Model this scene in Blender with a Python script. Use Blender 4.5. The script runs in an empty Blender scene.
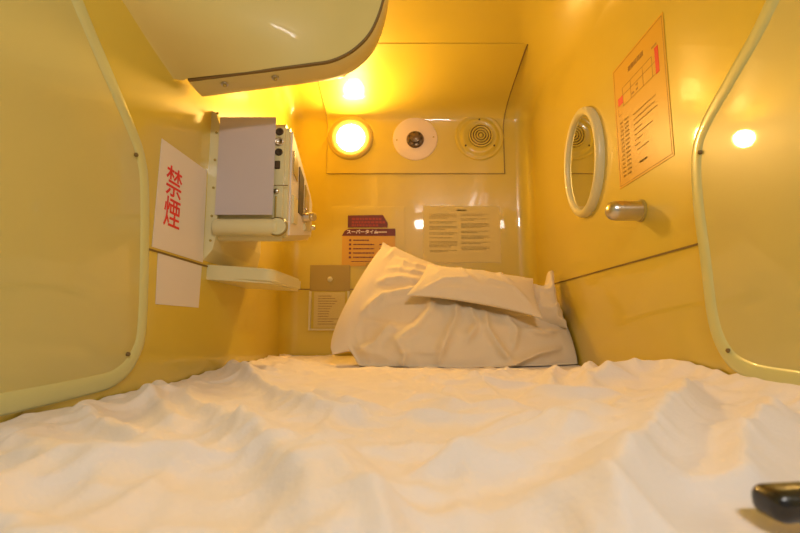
import bpy, bmesh, math, random
import numpy as np
from mathutils import Vector, Matrix

SC = bpy.context.scene
COL = SC.collection
# ------------------------------------------------------------------ camera
FPX = 450.0
PITCH = math.atan(58.5 / FPX)
cd = bpy.data.cameras.new('camera')
cam = bpy.data.objects.new('camera', cd)
COL.objects.link(cam)
cd.sensor_width = 36.0
cd.lens = FPX / 800 * 36.0
cd.shift_x = -5 / 800
cd.clip_start = 0.01
cam.location = (0, 0, 0)
cam.rotation_euler = (math.pi / 2 + PITCH, 0, 0)
cd.dof.use_dof = True
cd.dof.focus_distance = 1.0
cd.dof.aperture_fstop = 7.0
SC.camera = cam
# ------------------------------------------------------------------ view, world, big light
SC.view_settings.view_transform = 'Standard'
SC.view_settings.look = 'None'
SC.view_settings.exposure = 0.0
SC.view_settings.gamma = 1.0
SC.view_settings.use_curve_mapping = False
w = bpy.data.worlds.new('world')
SC.world = w
w.use_nodes = True
w.node_tree.nodes['Background'].inputs[0].default_value = (1.0, 0.93, 0.86, 1)
w.node_tree.nodes['Background'].inputs[1].default_value = 0.24
# the corridor's ceiling lamp outside the open foot end of the capsule
ld = bpy.data.lights.new('corridor_lamp', 'AREA')
ld.shape = 'RECTANGLE'; ld.size = 0.30; ld.size_y = 0.08
ld.energy = 6.8
ld.color = (1.0, 0.94, 0.90)
lo = bpy.data.objects.new('corridor_lamp', ld)
COL.objects.link(lo)
lo.location = (0.24, -0.50, 0.89)
lo.rotation_euler = (Vector((0.0, 0.45, -.10)) - Vector(lo.location)).to_track_quat('-Z', 'Y').to_euler()
LAMP_STRENGTH = 280.0
LAMP_COLOR = (1.0, 0.58, 0.16, 1)

# ------------------------------------------------------------------ materials
def mat(name, color, rough=0.5, metal=0.0, coat=0.0, bump=0.0, bscale=40.0, var=0.0, vscale=6.0,
        sss=0.0, emit=None, estr=0.0, trans=0.0, ior=1.45, alpha=1.0, sheen=0.0):
    m = bpy.data.materials.new(name)
    m.use_nodes = True
    nt = m.node_tree
    b = nt.nodes['Principled BSDF']
    b.inputs['Base Color'].default_value = (*color, 1)
    b.inputs['Roughness'].default_value = rough
    b.inputs['Metallic'].default_value = metal
    b.inputs['Coat Weight'].default_value = coat
    b.inputs['Coat Roughness'].default_value = 0.035
    b.inputs['IOR'].default_value = ior
    b.inputs['Transmission Weight'].default_value = trans
    b.inputs['Alpha'].default_value = alpha
    b.inputs['Sheen Weight'].default_value = sheen
    if sss:
        b.inputs['Subsurface Weight'].default_value = sss
        b.inputs['Subsurface Scale'].default_value = 0.01
    if emit:
        b.inputs['Emission Color'].default_value = emit
        b.inputs['Emission Strength'].default_value = estr
    tc = nt.nodes.new('ShaderNodeTexCoord')
    if var > 0:
        n = nt.nodes.new('ShaderNodeTexNoise'); n.inputs['Scale'].default_value = vscale
        n.inputs['Detail'].default_value = 4
        nt.links.new(tc.outputs['Object'], n.inputs['Vector'])
        mx = nt.nodes.new('ShaderNodeMix'); mx.data_type = 'RGBA'
        mx.inputs[6].default_value = (*[c * (1 - var) for c in color], 1)
        mx.inputs[7].default_value = (*[min(1, c * (1 + var * .6)) for c in color], 1)
        nt.links.new(n.outputs['Fac'], mx.inputs[0])
        nt.links.new(mx.outputs[2], b.inputs['Base Color'])
    if bump > 0:
        n2 = nt.nodes.new('ShaderNodeTexNoise'); n2.inputs['Scale'].default_value = bscale
        n2.inputs['Detail'].default_value = 3
        nt.links.new(tc.outputs['Object'], n2.inputs['Vector'])
        bp = nt.nodes.new('ShaderNodeBump'); bp.inputs['Strength'].default_value = bump
        bp.inputs['Distance'].default_value = 0.01
        nt.links.new(n2.outputs['Fac'], bp.inputs['Height'])
        nt.links.new(bp.outputs['Normal'], b.inputs['Normal'])
    return m

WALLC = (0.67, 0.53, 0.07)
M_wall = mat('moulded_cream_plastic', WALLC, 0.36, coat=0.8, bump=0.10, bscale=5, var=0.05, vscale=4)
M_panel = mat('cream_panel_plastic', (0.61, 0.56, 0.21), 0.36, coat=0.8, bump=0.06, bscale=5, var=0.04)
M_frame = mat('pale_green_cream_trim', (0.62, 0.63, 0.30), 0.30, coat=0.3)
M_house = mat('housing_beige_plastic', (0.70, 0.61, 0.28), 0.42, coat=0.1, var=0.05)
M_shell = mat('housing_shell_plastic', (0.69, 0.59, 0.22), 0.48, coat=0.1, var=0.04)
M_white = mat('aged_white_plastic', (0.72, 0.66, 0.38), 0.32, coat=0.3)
M_dark = mat('dark_gap', (0.07, 0.045, 0.02), 0.7)
M_seam = mat('seam_brown', (0.20, 0.13, 0.04), 0.6)
M_soft = mat('soft_joint', (0.46, 0.32, 0.08), 0.5)
M_chrome = mat('brushed_metal', (0.62, 0.58, 0.50), 0.28, metal=1.0)
M_mirror = mat('mirror_glass', (0.78, 0.80, 0.72), 0.02, metal=1.0)
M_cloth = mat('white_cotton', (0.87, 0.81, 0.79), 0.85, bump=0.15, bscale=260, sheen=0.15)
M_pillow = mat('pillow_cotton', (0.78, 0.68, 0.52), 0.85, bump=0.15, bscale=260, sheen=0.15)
M_paper = mat('white_paper', (0.76, 0.72, 0.70), 0.6)
M_lilac = mat('pale_lilac_paper', (0.56, 0.50, 0.52), 0.6)
M_creamp = mat('cream_paper', (0.70, 0.58, 0.20), 0.5)
M_orange = mat('orange_paper', (0.70, 0.41, 0.03), 0.35, coat=0.3)
M_board = mat('amber_board', (0.68, 0.38, 0.03), 0.45)
M_maroon = mat('maroon_print', (0.16, 0.035, 0.03), 0.5)
M_red = mat('red_print', (0.72, 0.03, 0.03), 0.5)
M_ink = mat('brown_ink', (0.16, 0.08, 0.03), 0.6)
M_inkl = mat('faint_ink', (0.34, 0.19, 0.06), 0.6)
M_mapink = mat('map_ink', (0.44, 0.25, 0.05), 0.6)
M_whitep = mat('white_print', (0.9, 0.8, 0.7), 0.5)
M_tan = mat('tan_plastic', (0.42, 0.31, 0.07), 0.35, coat=0.2)
M_black = mat('black_plastic', (0.012, 0.010, 0.010), 0.25, coat=0.4)
M_clear = mat('clear_acrylic', (0.95, 0.92, 0.85), 0.05, trans=1.0, ior=1.2, alpha=0.35)
M_ring = mat('amber_lamp_ring', (0.52, 0.40, 0.12), 0.4)
M_lamp = mat('lit_frosted_dome', (1, .9, .7), 0.4, emit=LAMP_COLOR, estr=LAMP_STRENGTH)
M_tvscreen = mat('tv_screen_glass', (0.02, 0.02, 0.025), 0.1)

# ------------------------------------------------------------------ helpers
def tag(o, label=None, cat=None, group=None, kind=None):
    if label: o['label'] = label
    if cat: o['category'] = cat
    if group: o['group'] = group
    if kind: o['kind'] = kind
    return o

def empty(name, loc, label, cat, group=None):
    o = bpy.data.objects.new(name, None)
    o.empty_display_size = 0.02
    o.location = loc
    COL.objects.link(o)
    return tag(o, label, cat, group)

def link(name, bm, m, parent=None, smooth=False, sharp=None):
    me = bpy.data.meshes.new(name)
    bmesh.ops.recalc_face_normals(bm, faces=bm.faces)
    bm.to_mesh(me); bm.free()
    me.materials.append(m)
    if smooth:
        for p in me.polygons: p.use_smooth = True
        if sharp is not None:
            me.set_sharp_from_angle(angle=math.radians(sharp))
    o = bpy.data.objects.new(name, me)
    COL.objects.link(o)
    if parent:
        o.parent = parent
        wl = Vector((0, 0, 0)); q = parent
        while q: wl += Vector(q.location); q = q.parent
        o.location = (0, 0, 0)
        o.matrix_parent_inverse = Matrix.Translation(-wl)
    return o

def NB(): return bmesh.new()

def frame_m(origin, u, v):
    u = Vector(u).normalized(); v = Vector(v).normalized(); n = u.cross(v)
    M = Matrix.Identity(4)
    for i in range(3):
        M[i][0] = u[i]; M[i][1] = v[i]; M[i][2] = n[i]; M[i][3] = origin[i]
    return M
def LEFT(y, z): return frame_m((XL, y, z), (0, 1, 0), (0, 0, 1))
def RIGHT(y, z): return frame_m((XR, y, z), (0, -1, 0), (0, 0, 1))
def BACK(x, z): return frame_m((x, YB, z), (1, 0, 0), (0, 0, 1))

def box(bm, M, u0, v0, w0, u1, v1, w1, bev=0.0, seg=3):
    b2 = bmesh.new()
    c = Matrix.Translation(((u0+u1)/2, (v0+v1)/2, (w0+w1)/2)) @ Matrix.Diagonal((abs(u1-u0), abs(v1-v0), abs(w1-w0), 1))
    bmesh.ops.create_cube(b2, size=1, matrix=c)
    if bev > 0:
        bmesh.ops.bevel(b2, geom=b2.edges[:], offset=bev, segments=seg, affect='EDGES', profile=0.5)
    bmesh.ops.transform(b2, matrix=M, verts=b2.verts)
    me = bpy.data.meshes.new('tmp'); b2.to_mesh(me); b2.free()
    bm.from_mesh(me); bpy.data.meshes.remove(me)

def prism(bm, M, pts, w0, w1):
    """outline pts (u,v) extruded from w0 to w1"""
    a = [bm.verts.new(M @ Vector((p[0], p[1], w0))) for p in pts]
    b = [bm.verts.new(M @ Vector((p[0], p[1], w1))) for p in pts]
    n = len(pts)
    bm.faces.new(a[::-1]); bm.faces.new(b)
    for i in range(n):
        bm.faces.new((a[i], a[(i+1) % n], b[(i+1) % n], b[i]))

def lathe(bm, M, prof, n=40, su=1.0, sv=1.0):
    """prof: (radius, w) rows revolved about M's w axis"""
    rows = []
    for r, h in prof:
        if r < 1e-6:
            rows.append([bm.verts.new(M @ Vector((0, 0, h)))])
        else:
            rows.append([bm.verts.new(M @ Vector((r*su*math.cos(2*math.pi*k/n), r*sv*math.sin(2*math.pi*k/n), h))) for k in range(n)])
    for A, B in zip(rows, rows[1:]):
        for k in range(n):
            k2 = (k+1) % n
            if len(A) == 1 and len(B) == 1: continue
            if len(A) == 1: bm.faces.new((A[0], B[k], B[k2]))
            elif len(B) == 1: bm.faces.new((A[k], A[k2], B[0]))
            else: bm.faces.new((A[k], A[k2], B[k2], B[k]))

def tube(bm, pts, prof_u, prof_v, r, n=10, closed=False, flat=1.0):
    """sweep an elliptical section along pts; prof_v is the constant 'up' of the section"""
    P = [Vector(p) for p in pts]; N = len(P); rings = []
    up = Vector(prof_v).normalized()
    for i, p in enumerate(P):
        a = P[(i-1) % N] if (closed or i > 0) else p
        b = P[(i+1) % N] if (closed or i < N-1) else p
        t = (b-a).normalized(); s = t.cross(up).normalized()
        rings.append([bm.verts.new(p + s*(r*math.cos(2*math.pi*k/n)) + up*(r*flat*math.sin(2*math.pi*k/n))) for k in range(n)])
    M = N if closed else N-1
    for i in range(M):
        A, B = rings[i], rings[(i+1) % N]
        for k in range(n):
            bm.faces.new((A[k], A[(k+1) % n], B[(k+1) % n], B[k]))
    if not closed:
        bm.faces.new(rings[0]); bm.faces.new(rings[-1][::-1])

def round_poly(pts, rads, seg=8):
    out = []; n = len(pts)
    for i, p in enumerate(pts):
        r = rads[i] if isinstance(rads, (list, tuple)) else rads
        p = Vector(p); a = Vector(pts[i-1]); b = Vector(pts[(i+1) % n])
        if r <= 0: out.append(p); continue
        da = (a-p).normalized(); db = (b-p).normalized()
        ang = da.angle(db); d = min(r/math.tan(ang/2), (a-p).length*.49, (b-p).length*.49)
        s = p+da*d; e = p+db*d
        for k in range(seg+1):
            t = k/seg
            out.append(s*(1-t)**2 + p*2*t*(1-t) + e*t**2)
    return out

def text(name, s, M, size, m, parent, align='CENTER', vertical=False, depth=0.0006, sx=1.0, bold=0.0):
    c = bpy.data.curves.new('txt', 'FONT')
    c.body = '\n'.join(s) if vertical else s
    c.size = size; c.align_x = align; c.align_y = 'CENTER'
    c.extrude = depth / 2; c.offset = bold
    if vertical: c.space_line = 0.95
    o = bpy.data.objects.new('txt', c); COL.objects.link(o)
    bpy.context.view_layer.update()
    me = bpy.data.meshes.new_from_object(o)
    bpy.data.objects.remove(o); bpy.data.curves.remove(c)
    bm = bmesh.new(); bm.from_mesh(me); bpy.data.meshes.remove(me)
    bmesh.ops.transform(bm, matrix=M @ Matrix.Diagonal((sx, 1, 1, 1)), verts=bm.verts)
    return link(name, bm, m, parent)

def dashes(bm, M, rnd, u0, u1, v, h, w=0.0012, fill=1.0, gap=0.0012, lo=0.002, hi=0.008):
    u = u0
    end = u0 + (u1-u0)*fill
    while u < end:
        l = min(rnd.uniform(lo, hi), end-u)
        if l > 0.0008: box(bm, M, u, v-h/2, 0.0003, u+l, v+h/2, w)
        u += l + gap

# ------------------------------------------------------------------ the capsule shell
XL, XR, YB, ZT, ZF, YF = -0.457, 0.49, 1.70, 0.95, -0.20, -0.32
def catmull(P, n):
    out = []
    P = [Vector(p) for p in P]
    Q = [2*P[0]-P[1]] + P + [2*P[-1]-P[-2]]
    for i in range(1, len(Q)-2):
        for k in range(n):
            t = k/n
            out.append(0.5*((2*Q[i]) + (Q[i+1]-Q[i-1])*t + (2*Q[i-1]-5*Q[i]+4*Q[i+1]-Q[i+2])*t*t + (3*Q[i]-Q[i-1]-3*Q[i+1]+Q[i+2])*t**3))
    out.append(P[-1])
    return out
low = [Vector((YB, ZF + (0.70-ZF)*k/12)) for k in range(12)]
bend = catmull([(YB, .70), (YB, .790), (1.692, .822), (1.668, .850), (1.625, .872), (1.56, .890), (1.47, .906), (1.356, .920), (1.20, .939), (1.05, ZT)], 6)
top = [Vector((1.05 + (YF-1.05)*k/16, ZT)) for k in range(1, 17)]
PATH = low + bend + top
NP_ = len(PATH)
def path_n(i):
    a = PATH[max(0, i-1)]; b = PATH[min(NP_-1, i+1)]
    t = (b-a).normalized()
    return Vector((-t.y, t.x)) if True else None   # (y,z)
def path_in(i):
    n = path_n(i)
    c = Vector((0.6, 0.3)) - PATH[i]
    return n if n.dot(c) > 0 else -n
def rad(i):
    z = PATH[i].y; y = PATH[i].x
    if z < 0.72: return 0.06
    t = min(1, max(0, (z-0.72)/(ZT-0.72)))
    t2 = min(1, max(0, (1.6-y)/0.5))
    return 0.06 + 0.12*t2*t2*(3-2*t2)
NS = 14
def shell_rows(i):
    p = PATH[i]; n = path_in(i); r = rad(i)
    row = []
    for k in range(NS+1):
        a = math.pi/2*(1-k/NS)
        off = r*(1-math.cos(a))
        row.append((XL + r - r*math.sin(a), p.x+n.x*off, p.y+n.y*off))
    m_ = 10
    for k in range(1, m_):
        row.append((XL+r + (XR-XL-2*r)*k/m_, p.x, p.y))
    for k in range(NS+1):
        a = math.pi/2*(k/NS)
        off = r*(1-math.cos(a))
        row.append((XR - r + r*math.sin(a), p.x+n.x*off, p.y+n.y*off))
    return row
ROWS = [shell_rows(i) for i in range(NP_)]
def strip(name, i0, i1):
    bm = NB()
    V = [[bm.verts.new(p) for p in ROWS[i]] for i in range(i0, i1+1)]
    for A, B in zip(V, V[1:]):
        for k in range(len(A)-1):
            bm.faces.new((A[k], A[k+1], B[k+1], B[k]))
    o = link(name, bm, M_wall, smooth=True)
    tag(o, kind='structure')
    return o
ISPLIT = len(low) + 4
strip('wall_back', 0, ISPLIT)
strip('ceiling', ISPLIT, NP_-1)
for nm, col in (('wall_left', 0), ('wall_right', -1)):
    bm = NB()
    x = XL if col == 0 else XR
    bm.faces.new([bm.verts.new((x, y_, z_)) for y_, z_ in ((YF, ZF), (YB, ZF), (YB, ZT), (YF, ZT))])
    tag(link(nm, bm, M_wall), kind='structure')
bm = NB(); box(bm, Matrix.Identity(4), XL, YF, ZF-.02, XR, YB, ZF)
tag(link('floor', bm, M_wall), kind='structure')

# horizontal seam running round the lower walls
def plan_path(yl, yr, d=0.0):
    r = 0.06; pts = [(XL+d, yl)]
    pts.append((XL+d, YB-r))
    for k in range(1, 9):
        a = math.pi/2*k/8
        pts.append((XL+r-(r-d)*math.cos(a), YB-r+(r-d)*math.sin(a)))
    pts.append((XR-r, YB-d))
    for k in range(1, 9):
        a = math.pi/2*k/8
        pts.append((XR-r+(r-d)*math.sin(a), YB-r+(r-d)*math.cos(a)))
    pts.append((XR-d, yr))
    return pts
bm = NB()
for zz, d0, h in ((0.134, 0.0022, 0.0016),):
    A = plan_path(0.785, 0.735, d0); B = plan_path(0.785, 0.735, -0.001)
    ra = [[bm.verts.new((p[0], p[1], zz+s*h)) for s in (-1, 1)] for p in A]
    rb = [[bm.verts.new((p[0], p[1], zz+s*h)) for s in (-1, 1)] for p in B]
    for i in range(len(A)-1):
        bm.faces.new((ra[i][0], ra[i][1], ra[i+1][1], ra[i+1][0]))
        bm.faces.new((ra[i][1], rb[i][1], rb[i+1][1], ra[i+1][1]))
        bm.faces.new((ra[i][0], ra[i+1][0], rb[i+1][0], rb[i][0]))
tag(link('trim_1', bm, M_seam), kind='structure')

# ------------------------------------------------------------------ hexagonal side panels
LP = [(0.784, 0.009), (0.768, -0.052), (0.722, -0.082), (0.65, -0.088), (0.52, -0.090), (0.30, -0.092), (0.0, -0.092), (-.16, -.088), (-.2, -.05),
      (-.2, .40), (-.14, .62), (0.30, .66), (0.42, .585), (0.57, 0.446), (0.629, 0.394), (0.706, 0.327), (0.743, 0.285), (0.764, 0.215)]
RP = [(0.722, 0.104), (0.716, 0.008), (0.694, -0.041), (0.653, -0.064), (0.572, -0.070), (0.30, -0.072), (0.0, -0.072), (-.16, -.068), (-.2, -.03),
      (-.2, .40), (-.14, .62), (0.26, .68), (0.38, .60), (0.545, 0.427), (0.626, 0.368), (0.692, 0.324), (0.721, 0.283), (0.728, 0.205)]
def closed_cat(P, n=5):
    P = [Vector(p) for p in P]; N = len(P); out = []
    for i in range(N):
        a, b, c, d = P[i-1], P[i], P[(i+1) % N], P[(i+2) % N]
        for k in range(n):
            t = k/n
            out.append(0.5*((2*b) + (c-a)*t + (2*a-5*b+4*c-d)*t*t + (3*b-a-3*c+d)*t**3))
    return out
def side_panel(x, sgn, P, screws, label):
    t = empty('side_panel', (x, 0.4, 0.3), label, 'wall panel')
    C = closed_cat(P)
    n = len(C); bm = NB()
    cx = sum(p.x for p in C)/n; cz = sum(p.y for p in C)/n
    rings = [[bm.verts.new((x-sgn*0.001, p.x, p.y)) for p in C]]
    K = 14
    for q_ in range(K):                       # gently bulged moulding
        f_ = 1-q_/K
        rings.append([bm.verts.new((x+sgn*(0.003+0.012*(1-f_*f_)), cx+(p.x-cx)*f_, cz+(p.y-cz)*f_)) for p in C])
    c0 = bm.verts.new((x+sgn*0.015, cx, cz))
    for A, B in zip(rings, rings[1:]):
        for i in range(n): bm.faces.new((A[i], A[(i+1) % n], B[(i+1) % n], B[i]))
    for i in range(n): bm.faces.new((rings[-1][i], rings[-1][(i+1) % n], c0))
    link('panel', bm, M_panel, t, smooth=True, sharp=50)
    # frame: wide low moulding, rounded on its inner side
    bm = NB()
    sec = [(-0.012, 0.0), (-0.0115, 0.004), (-0.008, 0.0062), (-0.003, 0.0070), (0.004, 0.0070), (0.010, 0.0062), (0.014, 0.0045), (0.0155, 0.003)]
    cen = Vector((sum(p.x for p in C)/n, sum(p.y for p in C)/n))
    rings = []
    for i in range(n):
        tt = (C[(i+1) % n]-C[i-1]).normalized(); nn = Vector((-tt.y, tt.x))
        if nn.dot(cen-C[i]) < 0: nn = -nn
        rings.append([bm.verts.new((x+sgn*h, C[i].x+nn.x*o_, C[i].y+nn.y*o_)) for o_, h in sec])
    for i in range(n):
        A, B = rings[i], rings[(i+1) % n]
        for k in range(len(sec)-1): bm.faces.new((A[k], A[k+1], B[k+1], B[k]))
    link('frame', bm, M_frame, t, smooth=True)
    for (y, z) in screws:
        bm = NB()
        lathe(bm, frame_m((x, y, z), (0, sgn, 0), (0, 0, 1)), [(0.0, 0.0095), (0.002, 0.0092), (0.0034, 0.0078), (0.0034, 0.002)], 14)
        link('screw', bm, M_seam, t, smooth=True)
side_panel(XL, 1, LP, [(0.724, 0.283), (0.745, -0.047)], 'large cream panel with pale rounded frame set in the left wall')
side_panel(XR, -1, RP, [(0.708, 0.281), (0.684, -0.038)], 'large cream panel with pale rounded frame set in the right wall')

# ------------------------------------------------------------------ raised panel on the rear wall that curves on to the ceiling
def path_len_index(y, z):
    return min(range(NP_), key=lambda i: (PATH[i]-Vector((y, z))).length)
fine = []
for i in range(NP_-1):
    for k in range(4):
        fine.append((PATH[i].lerp(PATH[i+1], k/4), (path_in(i)*(1-k/4) + path_in(i+1)*(k/4)).normalized()))
seg = [(p, n) for p, n in fine if p.y >= 0.571 and p.x >= 1.37]
bm = NB()
X0, X1 = -0.305, 0.387
RR = []
for j, (p, n) in enumerate(seg):
    wide = 0.014*min(1, max(0, (p.y-0.78)/0.12))
    xs = [X0-wide + (X1-X0+2*wide)*k/12 for k in range(13)]
    h = 0.006 - .0045*min(1, max(0, (1.62-p.x)/.2))
    row = [bm.verts.new((xs[0]-.001, p.x, p.y))] + [bm.verts.new((x_, p.x+n.x*h, p.y+n.y*h)) for x_ in xs] + [bm.verts.new((xs[-1]+.001, p.x, p.y))]
    RR.append(row)
for A, B in zip(RR, RR[1:]):
    for k in range(len(A)-1): bm.faces.new((A[k], A[k+1], B[k+1], B[k]))
for R_, (p, n) in ((RR[0], seg[0]), (RR[-1], seg[-1])):
    base = [bm.verts.new((v.co.x, p.x, p.y)) for v in R_[1:-1]]
    for k in range(len(base)-1): bm.faces.new((R_[k+1], R_[k+2], base[k+1], base[k]))
pan = empty('fixture_panel', (0.04, YB, 0.57), 'wide yellow-lit moulded panel holding the lamp, sprinkler and speaker, curving into the ceiling', 'panel')
link('panel', bm, M_wall, pan, smooth=True, sharp=35)
def edge_line(xa, name, wid=0.0016, mm=M_seam):
    bm = NB(); rows = []
    for p, n in seg:
        wide = 0.014*min(1, max(0, (p.y-0.78)/0.12))
        s = -1 if xa < 0 else 1
        xx = xa + s*(wide + 0.0018)
        rows.append([bm.verts.new((xx+d, p.x+n.x*h, p.y+n.y*h)) for d, h in ((-wid, 0.0), (-wid, 0.0045), (wid, 0.0045), (wid, 0.0))])
    for A, B in zip(rows, rows[1:]):
        for k in range(3): bm.faces.new((A[k], A[k+1], B[k+1], B[k]))
    bm.faces.new(rows[0]); bm.faces.new(rows[-1])
    link(name, bm, mm, pan)
edge_line(X1, 'shadow_gap', 0.0020)
edge_line(X0, 'shadow_gap', 0.0010, M_soft)
bm = NB(); box(bm, BACK(0, seg[0][0].y-.001), X0, -0.0008, 0.0, X1, 0.0008, 0.004); link('shadow_gap', bm, M_soft, pan)

# ------------------------------------------------------------------ fixtures on the panel
PB = 0.006
def FX(x, z): return frame_m((x, YB-PB, z), (1, 0, 0), (0, 0, 1))
t = empty('wall_lamp', (-.2136, YB-PB, .731), 'lit round lamp with frosted dome, leftmost fixture on the rear panel', 'lamp')
bm = NB(); lathe(bm, FX(-.2136, .731), [(0.090, 0.0), (0.090, 0.005), (0.086, 0.009), (0.079, 0.010), (0.070, 0.009), (0.060, 0.006), (0.054, 0.004)], 56)
link('ring', bm, M_ring, t, smooth=True)
bm = NB(); lathe(bm, FX(-.2136, .731), [(0.056, 0.001)] + [(0.054*math.cos(a), 0.004+0.008*math.sin(a)) for a in [math.pi/2*k/8 for k in range(8)]] + [(0, 0.012)], 48)
link('lamp_dome', bm, M_lamp, t, smooth=True)

t = empty('sprinkler', (.04, YB-PB, .727), 'pale round sprinkler plate with a small dark metal nozzle at its centre', 'sprinkler')
bm = NB(); lathe(bm, FX(.04, .727), [(0.088, 0), (0.0875, 0.003), (0.084, 0.0045), (0.03, 0.0048), (0.0, 0.0048)], 56)
M_disc = mat('pinkish_white_plate', (0.82, 0.70, 0.60), 0.45)
link('plate', bm, M_disc, t, smooth=True)
bm = NB(); lathe(bm, FX(.04, .722), [(0.034, 0.004), (0.034, 0.010), (0.030, 0.016), (0.020, 0.018), (0.018, 0.026), (0.010, 0.028), (0, 0.028)], 36)
M_bronze = mat('dark_bronze', (0.16, 0.11, 0.06), 0.4, metal=0.7)
link('nozzle', bm, M_bronze, t, smooth=True, sharp=40)
bm = NB()
for k in range(7):
    a = 2*math.pi*k/7
    lathe(bm, FX(.04+.025*math.cos(a), .722+.025*math.sin(a)), [(0.0048, 0.010), (0.0048, 0.019), (0, 0.020)], 10)
link('slot', bm, M_dark, t)
for s in (-1, 1):
    bm = NB(); lathe(bm, FX(.04+s*.072, .727+s*.006), [(0.0035, 0.003), (0.003, 0.006), (0, 0.007)], 12)
    link('screw', bm, M_tan, t, smooth=True)

t = empty('wall_speaker', (.293, YB-PB, .735), 'round cream speaker vent with concentric rings, rightmost fixture on the rear panel', 'speaker')
bm = NB(); lathe(bm, FX(.293, .735), [(0.096, 0), (0.095, 0.003), (0.088, 0.006), (0.084, 0.004), (0.080, 0.003), (0.076, 0.005), (0.070, 0.010), (0.062, 0.012), (0.058, 0.010), (0, 0.008)], 56)
link('housing_ring', bm, M_wall, t, smooth=True)
bm = NB(); lathe(bm, FX(.297, .737), [(0.048, 0.008), (0.048, 0.0125), (0.0, 0.0125)], 48)
link('grille_back', bm, M_dark, t)
for r in (0.045, 0.035, 0.025, 0.015):
    bm = NB(); lathe(bm, FX(.297, .737), [(r+0.0025, 0.0125), (r+0.0022, 0.017), (r, 0.0185), (r-0.0032, 0.017), (r-0.0036, 0.0125)], 48)
    link('grille_ring', bm, M_wall, t, smooth=True)
bm = NB(); lathe(bm, FX(.297, .737), [(0.008, 0.0125), (0.007, 0.018), (0, 0.019)], 24)
link('centre_cap', bm, M_wall, t, smooth=True)
for a in (90, 215, 325):
    bm = NB(); lathe(bm, FX(.293+.068*math.cos(math.radians(a)), .735+.068*math.sin(math.radians(a))), [(0.004, 0.009), (0.0035, 0.0125), (0, 0.013)], 12)
    link('screw', bm, M_dark, t, smooth=True)

# ------------------------------------------------------------------ television housing hanging from the upper left corner
t = empty('television_housing', (-.25, .9, .9), 'big beige moulded television housing hanging from the ceiling at upper left', 'television housing')
YH = 0.850
out_low = catmull([(-.437, .490), (-.36, .5005), (-.27, .5125), (-.19, .524), (-.152, .5305), (-.118, .546), (-.092, .567), (-.072, .592), (-.057, .625), (-.045, .668), (-.038, .72), (-.034, .80), (-.033, .935)], 5)
def zfloor(x):
    pts = out_low
    for a, b in zip(pts, pts[1:]):
        if a.x <= x <= b.x: return a.y + (b.y-a.y)*(x-a.x)/max(1e-6, b.x-a.x)
    return pts[0].y if x < pts[0].x else 0.94
def ceil_z(x):
    r = 0.18
    d = x-XL
    if d >= r: return ZT
    return ZT - r + math.sqrt(max(0, r*r-(r-d)**2))
# face: grid following outline, with a fillet towards the wall that grows with height
def fillet(z): return 0.02 + 0.34*(1-math.exp(-max(0, z-.488)/.035))
bm = NB(); cols = []
for p in [Vector((XL+d_, .484+.3*d_)) for d_ in (.0006, .002, .005, .009, .014)] + out_low:
    col = []
    if p.x > -.045: zt = None
    ztop = ceil_z(p.x)+0.002
    K = 14
    for k in range(K+1):
        z = p.y + (ztop-p.y)*k/K if ztop > p.y else p.y
        R = fillet(z)
        d = p.x-XL
        y = YH
        if R > 1e-4 and d < R:
            y = YH - (R - math.sqrt(max(0, R*R-(R-d)**2)))*0.9
        col.append(bm.verts.new((p.x, y, z)))
    cols.append(col)
# left closing column on the wall itself
col = []
for k in range(15):
    z = .478 + (ceil_z(XL+.004)-.478)*k/14
    R = fillet(z)
    col.append(bm.verts.new((XL-.001, YH-R*0.9 , z)))
cols.insert(0, col)
for A, B in zip(cols, cols[1:]):
    for k in range(14): bm.faces.new((A[k], A[k+1], B[k+1], B[k]))
bmesh.ops.remove_doubles(bm, verts=bm.verts, dist=1e-5)
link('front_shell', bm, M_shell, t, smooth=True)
# dark joint and the rounded rim running back under the face
def rim(name, m, prof, ext0=0.0):
    bm = NB(); rows = []
    P = out_low
    for i, p in enumerate(P):
        a = P[max(0, i-1)]; b = P[min(len(P)-1, i+1)]
        tt = (b-a).normalized(); nn = Vector((tt.y, -tt.x))   # outward (down / right)
        rows.append([bm.verts.new((p.x+nn.x*o_, y, p.y+nn.y*o_)) for o_, y in prof])
    for A, B in zip(rows, rows[1:]):
        for k in range(len(prof)-1): bm.faces.new((A[k], A[k+1], B[k+1], B[k]))
    bm.faces.new(rows[0]); bm.faces.new(rows[-1])
    return link(name, bm, m, t, smooth=True, sharp=50)
rim('joint', M_seam, [(-0.002, YH-0.001), (0.0022, YH-0.001), (0.0022, YH+0.006), (-0.002, YH+0.006)])
rim('rim', M_house, [(-0.004, YH+0.004), (0.002, YH+0.005), (0.004, YH+0.010), (0.0045, YH+0.040), (0.002, YH+0.065), (-0.006, YH+0.074), (-0.03, YH+0.076)])
for (x, z) in ((-.372, .4965), (-.268, .5105)):
    bm = NB(); lathe(bm, frame_m((x, YH+.030, z-.0015), (1, 0, 0.13), (0, 1, 0)), [(0.0058, 0.0), (0.0055, -.001), (0.004, 0.006), (0.0, 0.0065)], 16)
    M_ = frame_m((x, YH+.022, z-.004), (1, 0, .13), (0, -1, 0))
    bm.free(); bm = NB()
    lathe(bm, M_, [(0.0075, -.002), (0.0075, 0.0015), (0.0, 0.0018)], 18); link('washer', bm, M_chrome, t, smooth=True, sharp=40)
    bm = NB(); lathe(bm, M_, [(0.0042, 0.0), (0.0038, 0.0045), (0.0, 0.0055)], 14); link('screw', bm, M_tan, t, smooth=True)
bm = NB()
box(bm, Matrix.Identity(4), -.43, YH+.06, .60, -.14, YH+.20, .93, 0.02); link('cabinet', bm, M_house, t, smooth=True, sharp=40)
bm = NB(); box(bm, Matrix.Identity(4), -.39, YH+.199, .64, -.18, YH+.204, .86, 0.0); link('screen', bm, M_tvscreen, t)

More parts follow.
